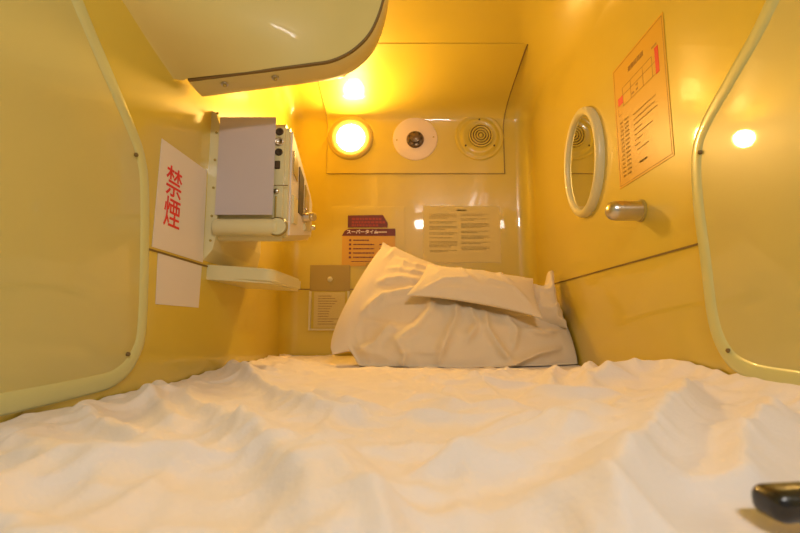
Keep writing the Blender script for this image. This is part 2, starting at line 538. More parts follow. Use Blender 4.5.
# ------------------------------------------------------------------ control console on the left wall
t = empty('control_console', (XL, 1.2, .2), 'cream bedside control console jutting from the left wall with switches and knobs', 'control console')
I = Matrix.Identity(4)
CY0, CY1 = 1.075, 1.36
bm = NB()
XC = -.276
sp = round_poly([(CY0, .200), (CY0+.29, .262), (CY0+.29, .372), (CY0+.25, .395), (CY0, .512)], [.012, .02, .02, .02, .02], 5)
prism(bm, frame_m((XC, 0, 0), (0, 1, 0), (0, 0, 1)), [(p.x, p.y) for p in sp], 0.0, XL-XC-.001)
bmesh.ops.recalc_face_normals(bm, faces=bm.faces)
bmesh.ops.bevel(bm, geom=[e for e in bm.edges if all(abs(v.co.x-XC) < 1e-5 for v in e.verts)], offset=0.009, segments=4, affect='EDGES')
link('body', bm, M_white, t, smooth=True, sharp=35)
# wall flange: thin rounded plate standing at the near side, taller than the body
bm = NB()
prof = round_poly([(XL-.002, .150), (-.437, .178), (-.43, .22), (-.436, .49), (-.446, .522), (XL-.002, .528)], [0, .015, .02, .02, .012, 0], 5)
prism(bm, frame_m((0, CY0-.012, 0), (1, 0, 0), (0, 0, 1)), [(p.x, p.y) for p in prof], 0.0, -(CY1-CY0+.03))
link('wall_flange', bm, M_white, t, smooth=True, sharp=35)
for z in (.20, .26, .33, .40, .47, .52):
    bm = NB(); lathe(bm, frame_m((-.4425, CY0-.012, z), (1, 0, 0), (0, 0, 1)), [(0.003, 0), (0.003, .002), (0, .0025)], 10); link('rivet', bm, M_tan, t)
# roll along the bottom of the near side
bm = NB()
Mx = frame_m((-.435, CY0-.012, .232), (0, 1, 0), (0, 0, 1))   # w axis = +x
lathe(bm, Mx, [(0, 0), (.018, .0), (.0205, .004), (.0205, .140), (.019, .146), (.012, .149), (0, .150)], 28)
link('bottom_roll', bm, M_white, t, smooth=True, sharp=60)
bm = NB()
lathe(bm, frame_m((-.289, CY0-.008, .232), (1, 0, 0), (0, 0, 1)), [(.0205, 0), (.0215, .012), (.0195, .0175), (0, .019)], 28)
link('roll_cap', bm, M_white, t, smooth=True, sharp=60)
bm = NB()
lathe(bm, frame_m((-.289, CY0-.010, .232), (1, 0, 0), (0, 0, 1)), [(.0222, 0.006), (.0238, .010), (.0222, .0135)], 28)
link('cap_groove', bm, M_tan, t, smooth=True)
# sockets and keyholes in the narrow column facing the foot end
for z, r, m in ((.478, .0065, M_dark), (.452, .0080, M_tan), (.425, .0062, M_dark)):
    bm = NB(); lathe(bm, frame_m((-.298, CY0, z), (1, 0, 0), (0, 0, 1)), [(r+.003, -.001), (r+.003, .002), (r, .003), (r-.001, .0005), (0, .0005)], 18)
    link('socket', bm, M_chrome if m is M_tan else m, t, smooth=True)
bm = NB(); box(bm, frame_m((-.300, CY0, .392), (1, 0, 0), (0, 0, 1)), -.006, -.010, -.001, .006, .010, .004, .001, 1); link('switch', bm, M_dark, t)
bm = NB(); lathe(bm, frame_m((-.300, CY0, .325), (1, 0, 0), (0, 0, 1)), [(.0065, -.001), (.0065, .004), (.004, .006), (0, .006)], 16); link('lock', bm, M_chrome, t, smooth=True)
bm = NB(); box(bm, frame_m((-.300, CY0, .34), (1, 0, 0), (0, 0, 1)), -.012, -.0008, -.001, .026, .0008, .0012); link('joint', bm, M_seam, t)
bm = NB(); box(bm, frame_m((-.301, CY0, .285), (1, 0, 0), (0, 0, 1)), -.002, -.028, -.001, .002, .028, .003, .001, 1); link('latch_strip', bm, M_tan, t)
# control face (towards the bed)
MF = frame_m((XC, CY0, .20), (0, 1, 0), (0, 0, 1))
bm = NB(); prism(bm, MF, [(.022, .020), (.262, .072), (.262, .168), (.235, .190), (.022, .288)], -.002, .004); link('control_plate', bm, M_paper, t)
def quad(u0, u1, f0, f1, m, nm, w=.0065):
    """a panel on the tapering plate between the height fractions f0 and f1"""
    lo = lambda u: .020+.052*(u-.022)/.24
    hi = lambda u: .288-.098*(u-.022)/.213
    P = [(u0, lo(u0)+(hi(u0)-lo(u0))*f0), (u1, lo(u1)+(hi(u1)-lo(u1))*f0), (u1, lo(u1)+(hi(u1)-lo(u1))*f1), (u0, lo(u0)+(hi(u0)-lo(u0))*f1)]
    bm = NB(); prism(bm, MF, P, .003, w); link(nm, bm, m, t)
quad(.035, .075, .62, .85, M_tan, 'display_window'); quad(.095, .145, .28, .86, M_dark, 'speaker_slot')
quad(.165, .215, .45, .85, M_tan, 'display_window'); quad(.035, .075, .12, .40, M_white, 'switch_panel', .009)
quad(.160, .225, .08, .30, M_white, 'switch_panel', .009)
for (u, v, r, h) in ((.150, .098, .012, .018), (.188, .110, .013, .020), (.225, .118, .012, .018), (.245, .090, .008, .012)):
    bm = NB(); lathe(bm, MF @ Matrix.Translation((u, v, .004)), [(r+.003, 0), (r+.003, .003), (r, .004), (r*.92, h), (r*.7, h+.002), (0, h+.002)], 22)
    link('knob', bm, M_chrome, t, smooth=True, sharp=45)
for c_ in list(t.children):
    c_.data.transform(Matrix.Translation((0, -.055, .0)) @ Matrix.Diagonal((1, 1, .953, 1)))
bm = NB()
box(bm, frame_m((-.453, CY0-.069, .250), (1, 0, 0), (0, 0, 1)), .018, 0, .0005, .150, .235, .0013)
pl = link('paper_notice', bm, M_lilac)
tag(pl, 'blank pale lilac paper sheet covering the near face of the wall console', 'paper')

# small rounded shelf below the console
bm = NB()
pr = round_poly([(0, 0), (.155, 0), (.165, .26), (0, .26)], [0, .03, .03, 0], 6)
prism(bm, frame_m((XL, 1.03, .138), (1, 0, -.06), (0, 1, 0)), [(p.x, p.y) for p in pr], 0.0, -.034)
bmesh.ops.recalc_face_normals(bm, faces=bm.faces)
bmesh.ops.bevel(bm, geom=[e for e in bm.edges if all(v.co.x > XL+.002 for v in e.verts) and abs((e.verts[0].co-e.verts[1].co).normalized().z) < .5], offset=0.006, segments=3, affect='EDGES')
tag(link('wall_shelf', bm, M_white, smooth=True, sharp=35), 'small cream rounded shelf on the left wall just below the console', 'shelf')
bm = NB(); box(bm, LEFT(1.13, .155), 0, 0, .0003, .17, .05, .0012)
t = tag(link('sticker', bm, M_board), 'small orange printed sticker on the left wall between console and shelf', 'sticker')
bm = NB(); box(bm, LEFT(1.13, .155), .012, .012, .001, .038, .04, .0016); link('red_block', bm, M_red, t)
rnd = random.Random(3); bm = NB()
for k in range(5): dashes(bm, LEFT(1.13, .155), rnd, .05, .16, .009+.008*k, .0022, w=.0018)
link('printed_lines', bm, M_inkl, t)

# ------------------------------------------------------------------ papers
# no smoking sheet on the left wall
Mn = LEFT(.80, .14)
bm = NB()
prism(bm, Mn, [(.0, .0), (.205, .0), (.198, .212), (.006, .207)], .0004, .0013)
t = tag(link('no_smoking_notice', bm, M_paper), 'white no smoking notice with two big red characters on the left wall', 'notice')
text('printed_characters', '禁煙', Mn @ Matrix.Translation((.060, .103, .0016)), .064, M_red, t, vertical=True, depth=.0006, bold=.00035)
bm = NB(); prism(bm, LEFT(.825, .038), [(0, 0), (.172, 0), (.176, .093), (-.004, .094)], .0004, .0012)
tag(link('blank_paper', bm, M_paper), 'blank white paper taped below the wall seam under the no smoking notice', 'paper')

# orange evacuation map on the right wall
Mo = RIGHT(.992, .306)
bm = NB(); box(bm, Mo, 0, 0, .0004, .207, .284, .0012)
t = tag(link('evacuation_map', bm, M_orange), 'orange evacuation route sheet with red blocks and diagram on the right wall', 'notice')
bm = NB()
for a in ((.004, .004, .203, .0055), (.004, .2785, .203, .280), (.004, .004, .0055, .280), (.2015, .004, .203, .280)):
    box(bm, Mo, a[0], a[1], .001, a[2], a[3], .0015)
link('border_line', bm, M_mapink, t)
text('title', '避難経路図', Mo @ Matrix.Translation((.100, .248, .0015)), .013, M_mapink, t)
bm = NB()
box(bm, Mo, .018, .188, .001, .040, .206, .0017); link('red_block', bm, M_red, t)
bm = NB(); box(bm, Mo, .172, .178, .001, .184, .232, .0017)
link('red_block', bm, M_red, t)
bm = NB()
def ln(u0, v0, u1, v1, w_=.0011): box(bm, Mo, min(u0, u1)-w_/2, min(v0, v1)-w_/2, .001, max(u0, u1)+w_/2, max(v0, v1)+w_/2, .0016)
for s in ((.04, .205, .172, .205), (.04, .180, .172, .180), (.075, .18, .075, .222), (.125, .18, .125, .222), (.04, .18, .04, .222), (.04, .222, .160, .222), (.16, .18, .16, .222), (.018, .165, .030, .165), (.018, .165, .018, .18)): ln(*s)
for s in ((.078, .186, .088, .190), (.096, .186, .104, .190), (.096, .196, .104, .200), (.162, .236, .180, .240)): box(bm, Mo, s[0], s[1], .001, s[2], s[3], .0016)
link('floor_plan', bm, M_mapink, t)
rnd = random.Random(5); bm = NB()
for k in range(14):
    v = .146-.0095*k
    dashes(bm, Mo, rnd, .020, .034, v, .0035, hi=.004); dashes(bm, Mo, rnd, .040, .058, v, .0035, hi=.005)
for k, (a, b) in enumerate(((.078, .165), (.078, .16), (.078, .17), (.078, .11), (.078, .15), (.078, .11), (.078, .10), (.085, .13))):
    dashes(bm, Mo, rnd, a, b, .140-.0115*k, .0023, hi=.006)
dashes(bm, Mo, rnd, .09, .12, .03, .005)
link('printed_lines', bm, M_mapink, t)

# notice with two columns of text on the rear wall
Mt = BACK(.070, .235)
bm = NB(); box(bm, Mt, 0, 0, .0004, .297, .222, .0012)
t = tag(link('rules_notice', bm, M_creamp), 'cream notice with two columns of small text on the rear wall', 'notice')
rnd = random.Random(8); bm = NB()
dashes(bm, Mt, rnd, .13, .168, .205, .006, hi=.006, gap=.0008)
def para(u0, u1, v, n):
    for k in range(n):
        dashes(bm, Mt, rnd, u0, u1, v-.0052*k, .0015, fill=1.0 if k < n-1 else rnd.uniform(.4, .9), lo=.003, hi=.02, gap=.0016)
v = .190
for n in (4, 2, 3, 2, 1, 5, 2):
    para(.024, .130, v, n); v -= .0052*n+.009
v = .190
for n in (2, 2, 4, 2, 3, 2, 3):
    para(.146, .255, v, n); v -= .0052*n+.0085
link('printed_lines', bm, M_ink, t)

# price board on the rear wall
t = empty('price_board', (-.14, YB, .234), 'orange price board with dark maroon header on the rear wall', 'sign')
Mb = BACK(-.279, .215)
bm = NB(); box(bm, Mb, 0, 0, .0003, .279, .240, .0016, .0005, 1)
link('backing_sheet', bm, M_wall, t)
Mb = BACK(0, 0)
bm = NB(); box(bm, Mb, -.241, .222, .0014, -.038, .340, .0035); link('price_list', bm, M_board, t)
bm = NB(); prism(bm, Mb, [(-.242, .339), (-.037, .339), (-.037, .367), (-.216, .367), (-.232, .358)], .0014, .0045); link('header_band', bm, M_maroon, t)
bm = NB(); prism(bm, Mb, [(-.220, .372), (-.068, .372), (-.066, .388), (-.085, .421), (-.220, .419)], .0014, .0045); link('arrow_plate', bm, M_maroon, t)
text('header_text', 'スーパータイム', Mb @ Matrix.Translation((-.163, .3535, .0047)), .0175, M_whitep, t, bold=.0004)
M_dred = mat('dull_red_print', (0.34, 0.05, 0.03), 0.5)
rnd = random.Random(2); bm = NB()
for vv, u0, u1 in ((.405, -.205, -.1), (.392, -.205, -.08), (.380, -.205, -.10)):
    u = u0
    while u < u1:
        l = rnd.uniform(.006, .013); box(bm, Mb, u, vv-.0042, .004, u+l, vv+.0042, .005); u += l+.003
link('plate_text', bm, M_dred, t)
bm = NB()
dashes(bm, Mb, rnd, -.118, -.070, .3535, .004, w=.0052, hi=.006)
link('header_small_text', bm, M_whitep, t)
bm = NB()
for k in range(5):
    v = .322-.0165*k
    box(bm, Mb, -.214, v-.004, .003, -.206, v+.004, .0042)
    dashes(bm, Mb, rnd, -.198, -.118, v, .0045, w=.0042, fill=.75 if k == 0 else 1, hi=.012)
    if k: dashes(bm, Mb, rnd, -.098, -.066, v, .0045, w=.0042)
dashes(bm, Mb, rnd, -.205, -.10, .240, .003, w=.0042)
link('price_lines', bm, M_maroon, t)

# acrylic pocket holding a paper, rear wall at left
t = empty('leaflet_pocket', (-.28, YB, -.02), 'clear leaflet pocket with tan upper plate at left of the rear wall', 'leaflet holder')
Mk = BACK(-.360, -.020)
bm = NB(); box(bm, Mk, 0, .146, .0005, .152, .247, .004, .0012, 1); link('upper_plate', bm, M_tan, t)
bm = NB(); box(bm, Mk, 0, 0, .0005, .152, .146, .002); link('back_plate', bm, M_wall, t)
bm = NB()
box(bm, Mk, 0, 0, .002, .008, .146, .014, .001, 1); box(bm, Mk, .144, 0, .002, .152, .146, .014, .001, 1); box(bm, Mk, .008, 0, .002, .144, .007, .014, .001, 1)
link('pocket_rim', bm, M_white, t)
bm = NB(); box(bm, Mk, .004, .004, .0142, .148, .140, .0155); link('clear_front', bm, M_clear, t)
bm = NB(); lathe(bm, Mk @ Matrix.Translation((.076, .192, .004)), [(.010, 0), (.009, .003), (0, .004)], 20); link('button', bm, M_white, t, smooth=True)
bm = NB(); box(bm, Mk, .018, .010, .004, .134, .142, .005)
tt = tag(link('leaflet', bm, M_creamp), 'cream printed leaflet inside the clear pocket on the rear wall', 'leaflet')
rnd = random.Random(4); bm = NB()
for k in range(12): dashes(bm, Mk, rnd, .034, .118, .128-.0095*k, .0026, w=.0058, fill=rnd.uniform(.45, 1))
link('printed_lines', bm, M_inkl, tt)
bm = NB(); box(bm, BACK(-.147, .12), 0, 0, .0005, .07, .115, .012, .003, 2)
tag(link('switch_plate', bm, M_tan, smooth=True, sharp=40), 'dark tan plate on the rear wall peeking out beside the big pillow', 'wall plate')

# ------------------------------------------------------------------ round mirror and coat peg on the right wall
t = empty('round_mirror', (XR, 1.165, .432), 'round mirror with thick cream rim on the right wall', 'mirror')
Mm = RIGHT(1.172, .436)
bm = NB(); lathe(bm, Mm, [(.149, 0), (.150, .010), (.147, .017), (.141, .021), (.135, .021), (.130, .018), (.128, .012), (.127, .004)], 72, su=.77)
link('rim', bm, M_white, t, smooth=True)
bm = NB(); lathe(bm, Mm, [(.130, .004), (.130, .0115), (.0, .0115)], 72, su=.77)
link('mirror_glass', bm, M_mirror, t)
t = empty('coat_peg', (XR, .911, .235), 'short brushed metal peg with domed end on the right wall', 'coat peg')
Mp = frame_m((XR, .911, .235), (0, -1, 0), (0, 0, 1))
bm = NB(); lathe(bm, Mp, [(.0205, .004), (.0205, .052), (.0195, .060), (.0165, .066), (.011, .0705), (.005, .0725), (0, .073)], 36)
link('peg', bm, M_chrome, t, smooth=True)
bm = NB(); lathe(bm, Mp, [(.0235, 0), (.0235, .003), (.0212, .005), (.0200, .005)], 36)
link('base_ring', bm, M_tan, t, smooth=True, sharp=40)

# ------------------------------------------------------------------ cloth solver (numpy, position based)
def dcon(P, a, b, L, k, mode=0):
    d = P[b] - P[a]
    l = np.sqrt((d*d).sum(-1, keepdims=True)) + 1e-9
    e = (l - L) / l
    if mode == 1: e = np.maximum(e, 0)       # only resists stretch
    if mode == 2: e = np.minimum(e, 0)       # only resists squeeze (bending)
    c = 0.5*k*e*d
    P[a] += c; P[b] -= c
S_ = slice
def families(dx, dy, kb=0.06):
    F = []
    for o in (0, 1):
        F.append(((S_(o, -1, 2), S_(None)), (S_(o+1, None, 2), S_(None)), dx, 1.0, 0))
        F.append(((S_(None), S_(o, -1, 2)), (S_(None), S_(o+1, None, 2)), dy, 1.0, 0))
    dd = math.hypot(dx, dy)
    for o in (0, 1):
        F.append(((S_(o, -1, 2), S_(None, -1)), (S_(o+1, None, 2), S_(1, None)), dd, 0.35, 0))
        F.append(((S_(o, -1, 2), S_(1, None)), (S_(o+1, None, 2), S_(None, -1)), dd, 0.35, 0))
    for s_ in (2, 4):
        for o in range(2):
            F.append(((S_(o, -s_, 1), S_(None)), (S_(o+s_, None, 1), S_(None)), dx*s_, kb*.5, 2) if o == 0 else
                     ((S_(None), S_(0, -s_)), (S_(None), S_(s_, None)), dy*s_, kb*.5, 2))
    return F
def apply(P, F):
    for a, b, L, k, mode in F:
        n = P[a].shape; m_ = P[b].shape
        if n != m_:
            k0 = min(n[0], m_[0]); k1 = min(n[1], m_[1])
            a = (S_(a[0].start, a[0].stop, a[0].step), a[1])
            Pa = P[a][:k0, :k1]; Pb = P[b][:k0, :k1]
        else:
            Pa = P[a]; Pb = P[b]
        d = Pb - Pa
        l = np.sqrt((d*d).sum(-1, keepdims=True)) + 1e-9
        e = (l - L)/l
        if mode == 2: e = np.minimum(e, 0)
        if mode == 1: e = np.maximum(e, 0)
        c = 0.5*k*e*d
        Pa += c; Pb -= c

def noise2(shape, cell, rs):
    """smooth value noise on a grid"""
    gy = int(shape[0]/cell[0])+3; gx = int(shape[1]/cell[1])+3
    G = rs.rand(gy, gx)*2-1
    yy = np.arange(shape[0])/cell[0]; xx = np.arange(shape[1])/cell[1]
    y0 = yy.astype(int); x0 = xx.astype(int)
    fy = (yy-y0)[:, None]; fx = (xx-x0)[None, :]
    fy = fy*fy*(3-2*fy); fx = fx*fx*(3-2*fx)
    a = G[np.ix_(y0, x0)]; b = G[np.ix_(y0, x0+1)]; c = G[np.ix_(y0+1, x0)]; d = G[np.ix_(y0+1, x0+1)]
    return (a*(1-fx)+b*fx)*(1-fy) + (c*(1-fx)+d*fx)*fy

def grid_mesh(name, P, m, parent=None, sub=1, extra=None, thick=0.0):
    n0, n1 = P.shape[:2]
    me = bpy.data.meshes.new(name)
    idx = np.arange(n0*n1).reshape(n0, n1)
    q = np.stack([idx[:-1, :-1], idx[:-1, 1:], idx[1:, 1:], idx[1:, :-1]], -1).reshape(-1, 4)
    me.from_pydata(P.reshape(-1, 3).tolist(), [], q.tolist())
    me.materials.append(m)
    me.polygons.foreach_set('use_smooth', [True]*len(me.polygons))
    o = bpy.data.objects.new(name, me); COL.objects.link(o)
    if thick:
        s = o.modifiers.new('solid', 'SOLIDIFY'); s.thickness = thick; s.offset = -1
    if sub:
        s = o.modifiers.new('sub', 'SUBSURF'); s.levels = sub; s.render_levels = sub
    return o

# ------------------------------------------------------------------ crumpled bed sheet
BZ = -0.112
def bed_sheet():
    nx, ny = 216, 380
    x0, x1, y0, y1 = XL+.004, XR-.004, YF+.01, YB-.012
    X, Y = np.meshgrid(np.linspace(x0, x1, nx), np.linspace(y0, y1, ny))
    rs = np.random.RandomState(11)
    Z = np.zeros_like(X)
    def ridge(pts, h, wl, wr=None):
        """ridge line; wl / wr are the widths on its left and right side"""
        nonlocal Z
        wr = wr or wl
        best = np.full(X.shape, 1e9); val = np.zeros(X.shape)
        N = len(pts)-1
        for i in range(N):
            ax, ay = pts[i]; bx, by = pts[i+1]
            dx, dy = bx-ax, by-ay; L2 = dx*dx+dy*dy
            t = np.clip(((X-ax)*dx+(Y-ay)*dy)/L2, 0, 1)
            ex, ey = X-(ax+t*dx), Y-(ay+t*dy)
            dd = np.hypot(ex, ey)
            side = dx*ey-dy*ex
            wv = np.where(side > 0, wl, wr)
            s = (i+t)/N
            taper = np.clip(np.minimum(s, 1-s)*5, 0, 1)**.7
            v = taper*np.exp(-np.abs(dd/wv)**1.25)
            val = np.where(v > val, v, val)
        Z = np.maximum(Z, h*val) + 0.35*np.minimum(Z, h*val)
    for p, h, a, b in RIDGES: ridge(p, h, a, b)
    Z *= 1.9
    w1 = noise2(X.shape, (30, 18), rs) + .5*noise2(X.shape, (14, 9), rs); w2 = noise2(X.shape, (17, 26), rs) + .4*noise2(X.shape, (9, 12), rs); w3 = noise2(X.shape, (11, 13), rs) + .4*noise2(X.shape, (6, 6), rs)
    amp = .35+.65*np.clip(noise2(X.shape, (50, 40), rs)+.5, 0, 1)
    Z += 1.2*amp*(.012*np.clip(1-np.abs(w1)*2.2, 0, 1)**2 + .009*np.clip(1-np.abs(w2)*2.2, 0, 1)**2 + .005*np.clip(1-np.abs(w3)*2.5, 0, 1)**2)
    w4 = noise2(X.shape, (7, 10), rs); w5 = noise2(X.shape, (12, 6), rs)
    Z += amp*(.0048*np.clip(1-np.abs(w4)*2.6, 0, 1)**1.5 + .0048*np.clip(1-np.abs(w5)*2.6, 0, 1)**1.5)
    Z += 0.006*np.clip(noise2(X.shape, (58, 38), rs), -.3, 1) + 0.005*noise2(X.shape, (25, 20), rs) + 0.0025*noise2(X.shape, (9, 7), rs)
    # flatter beneath the pillow
    pil = np.clip((Y-1.00)/.16, 0, 1)*(1-.6*np.clip((-.22-X)/.08, 0, 1))
    Z = Z*(1-.62*pil)
    Z -= Z.min(axis=None)*0
    Z = np.maximum(Z, 0)
    Z *= 1-.6*np.clip((-.37-X)/.06, 0, 1)*np.clip((.85-Y)/.15, 0, 1)
    under = np.clip((Y-1.17)/.05, 0, 1)*np.clip((X+.22)/.05, 0, 1)
    Z *= 1-.92*under
    press = np.clip(1.35-np.hypot((X-.25)/.10, (Y-.248)/.030), 0, 1)
    Z = Z*(1-press)+.008*press
    P = np.stack([X, Y, Z], -1).astype(np.float64)
    dx = (x1-x0)/(nx-1); dy = (y1-y0)/(ny-1)
    # the cloth is a little bigger than the bed: it has to buckle
    ex = 1.035; 
    F = families(dy*1.03, dx*ex, 0.05)
    V = np.zeros_like(P)
    H0 = P[..., 2].copy()
    border = np.zeros(X.shape, bool); border[:, 0] = border[:, -1] = True; border[0] = border[-1] = True
    PB0 = P[border].copy()
    floor_h = H0*0.80
    for it in range(46):
        P0 = P.copy()
        P += V*0.90
        P[..., 2] -= 0.00035
        for k in range(7):
            apply(P, F)
            P[..., 2] = np.maximum(P[..., 2], floor_h)
            q = P[border]; q[:, :2] = PB0[:, :2]; P[border] = q
        V = P-P0
        V = np.clip(V, -.004, .004)
    # light smoothing to keep cotton-like folds
    for k in range(1):
        Q = P.copy()
        Q[1:-1, 1:-1] = P[1:-1, 1:-1]*.5 + .125*(P[2:, 1:-1]+P[:-2, 1:-1]+P[1:-1, 2:]+P[1:-1, :-2])
        P = Q
    P[..., 0] = np.clip(P[..., 0], x0, x1); P[..., 1] = np.clip(P[..., 1], y0, y1)
    P[..., 2] += BZ
    return P
RIDGES = [
    # long diagonal ridge ending in a pinched tip, centre right
    ([(.205, .50), (.165, .46), (.10, .395), (.05, .345), (.005, .315)], .020, .030, .020),
    ([(.195, .47), (.12, .375), (.06, .32)], .012, .014, .010),
    ([(.212, .52), (.17, .43), (.12, .39), (.08, .37)], .009, .010, .008),
    ([(.215, .50), (.195, .42), (.15, .365), (.11, .335)], .009, .011, .008),
    ([(.22, .54), (.17, .53), (.11, .50), (.06, .45)], .008, .014, .010),
    ([(.225, .50), (.25, .58), (.31, .66)], .008, .014, .010),
    # thin creases in front of the pillow
    ([(-.15, .76), (-.08, .64), (-.01, .59)], .010, .016, .010),
    ([(-.02, .545), (.06, .52), (.14, .53)], .009, .018, .012),
    ([(.02, .66), (.08, .62), (.17, .61)], .008, .016, .012),
    ([(-.40, 1.05), (-.30, .90), (-.20, .72), (-.13, .60), (-.06, .52)], .015, .022, .018),
    # left: the sheet steps down towards the near centre
    ([(-.385, .86), (-.31, .66), (-.22, .53), (-.14, .43), (-.10, .35), (-.06, .28), (-.04, .18)], .014, .035, .018),
    ([(-.11, .40), (-.06, .33), (-.02, .25), (.0, .18)], .012, .014, .012),
    ([(-.42, .72), (-.30, .58), (-.23, .46)], .014, .022, .016),
    ([(-.45, .62), (-.33, .49), (-.24, .41), (-.17, .33)], .012, .022, .015),
    ([(-.42, .48), (-.30, .38), (-.20, .30)], .010, .03, .02),
    ([(-.44, .80), (-.38, .72), (-.33, .66)], .012, .02, .02),
    # right: tall ridge running to the camera, grey slope, second ridge
    ([(.47, .72), (.40, .66), (.33, .56), (.245, .44), (.17, .33), (.11, .24), (.08, .15)], .026, .022, .045),
    ([(.47, .60), (.38, .48), (.29, .39), (.23, .31), (.19, .24)], .020, .022, .030),
    ([(.47, .44), (.38, .36), (.30, .28)], .014, .03, .03),
    ([(.485, .20), (.485, .40), (.485, .62), (.485, .90)], .024, .05, .05),
    # mound against the right wall
    ([(.33, .80), (.40, .86), (.47, .84), (.485, .70)], .028, .045, .045),
    ([(.30, .74), (.36, .92), (.44, 1.05)], .018, .020, .018),
    ([(.22, .70), (.27, .88), (.36, 1.10)], .014, .020, .016),
    ([(.18, .72), (.24, .66), (.31, .66)], .014, .018, .014),
    ([(.10, .86), (.18, .95), (.30, 1.12)], .010, .016, .014),
    ([(.02, .90), (.14, .82), (.24, .80)], .009, .016, .012),
    ([(-.44, 1.20), (-.38, 1.02), (-.30, .92)], .020, .03, .025),
    # small gathers at the pillow's foot
    ([(-.14, 1.20), (.0, 1.14), (.10, 1.16)], .007, .02, .012),
    ([(.10, 1.19), (.22, 1.15), (.32, 1.20)], .008, .02, .012),
    ([(-.35, 1.30), (-.25, 1.22), (-.18, 1.20)], .008, .02, .012),
]
sheet = grid_mesh('bed_sheet', bed_sheet(), M_cloth, sub=1)
tag(sheet, 'crumpled white cotton sheet covering the whole capsule bed', 'bed sheet')
bm = NB(); box(bm, Matrix.Identity(4), XL+.004, YF+.01, ZF+.001, XR-.004, YB-.012, BZ-.006, .015, 3)
tag(link('mattress', bm, M_cloth, smooth=True, sharp=40), 'white mattress under the crumpled sheet', 'mattress')

# ------------------------------------------------------------------ pillows
def pillow_sim(W, H, n0, n1, infl, seed, steps=70, kb=.05, pinch=0.0, rough=0.004):
    """two sewn sheets blown up; returns (2, n1, n0, 3): rest coords run -W/2..W/2, -H/2..H/2"""
    rs = np.random.RandomState(seed)
    X, Y = np.meshgrid(np.linspace(-W/2, W/2, n0), np.linspace(-H/2, H/2, n1))
    z = rough*noise2(X.shape, (9, 9), rs) + rough*.5*noise2(X.shape, (4, 4), rs)
    edge = np.minimum(np.minimum(X+W/2, W/2-X)/W, np.minimum(Y+H/2, H/2-Y)/H)*2
    A = np.stack([X, Y, .02*np.sqrt(np.clip(edge, 0, 1))+z*np.clip(edge*6, 0, 1)], -1)
    B = np.stack([X, Y, -.02*np.sqrt(np.clip(edge, 0, 1))+z*np.clip(edge*6, 0, 1)], -1)
    F = families(H/(n1-1), W/(n0-1), kb)
    L = [A, B]; V = [np.zeros_like(A), np.zeros_like(A)]
    for it in range(steps):
        O = [L[0].copy(), L[1].copy()]
        for s in (0, 1):
            P = L[s]
            P += V[s]*.88
            gu = np.gradient(P, axis=1); gv = np.gradient(P, axis=0)
            n = np.cross(gu, gv); n /= (np.linalg.norm(n, axis=-1, keepdims=True)+1e-9)
            P += n*(infl if s == 0 else -infl)
        for k in range(7):
            for s in (0, 1): apply(L[s], F)
            for sl in ((0, S_(None)), (-1, S_(None)), (S_(None), 0), (S_(None), -1)):
                av = (L[0][sl]+L[1][sl])/2
                L[0][sl] = av; L[1][sl] = av
        for s in (0, 1): V[s] = np.clip(L[s]-O[s], -.004, .004)
    return L
def warp_mesh(name, L, W, H, mapf, m, sub=1):
    out = []
    for P in L:
        a = P[..., 0]/W+.5; b = P[..., 1]/H+.5
        out.append(mapf(a, b, P[..., 2]))
    A, B = out
    n1, n0 = A.shape[:2]
    ia = np.arange(n0*n1).reshape(n1, n0); ib = ia + n0*n1
    ib[0] = ia[0]; ib[-1] = ia[-1]; ib[:, 0] = ia[:, 0]; ib[:, -1] = ia[:, -1]
    q = []
    for I, fl in ((ia, False), (ib, True)):
        f = np.stack([I[:-1, :-1], I[:-1, 1:], I[1:, 1:], I[1:, :-1]], -1).reshape(-1, 4)
        q += (f[:, ::-1] if fl else f).tolist()
    bm = NB()
    co = np.concatenate([A.reshape(-1, 3), B.reshape(-1, 3)]).tolist()
    vs = [bm.verts.new(c) for c in co]
    for f in q: bm.faces.new([vs[i] for i in f])
    bmesh.ops.delete(bm, geom=[v for v in bm.verts if not v.link_faces], context='VERTS')
    o = link(name, bm, m, smooth=True)
    if sub:
        s = o.modifiers.new('sub', 'SUBSURF'); s.levels = sub; s.render_levels = sub
    return o
def patch(corners, bulge=(0, 0, 0), nscale=1.0, zmin=None, tscale=None, edge=None, nlow=None, nhigh=None):
    BL, BR, TL, TR = [np.array(c, float) for c in corners]
    bulge = np.array(bulge, float)
    n = np.cross(BR-BL, TL-BL) + np.cross(TR-TL, TR-BR); n /= np.linalg.norm(n)
    def f(a, b, t):
        a_ = a[..., None]; b_ = b[..., None]
        C = (BL*(1-a_)+BR*a_)*(1-b_) + (TL*(1-a_)+TR*a_)*b_
        ac = np.clip(a_, 0, 1); bc = np.clip(b_, 0, 1)
        C = C + bulge*(np.sin(math.pi*ac)*np.sin(math.pi*bc))
        if edge is not None: C = C + edge(ac, bc)
        k = nscale if tscale is None else nscale*tscale(a, b)
        nn = n
        if nlow is not None:
            nn = np.array(nlow)*(1-bc)**1.2 + np.array(nhigh)*(1-(1-bc)**1.2)
            nn = nn/np.linalg.norm(nn, axis=-1, keepdims=True)
        C = C + nn*(t*k)[..., None]
        if zmin is not None:
            z = C[..., 2]; C[..., 2] = np.where(z < zmin, zmin + (z-zmin)*.06, z)
        C[..., 0] = np.clip(C[..., 0], XL+.01, XR-.006)
        C[..., 1] = np.minimum(C[..., 1], YB-.012)
        return C
    return f
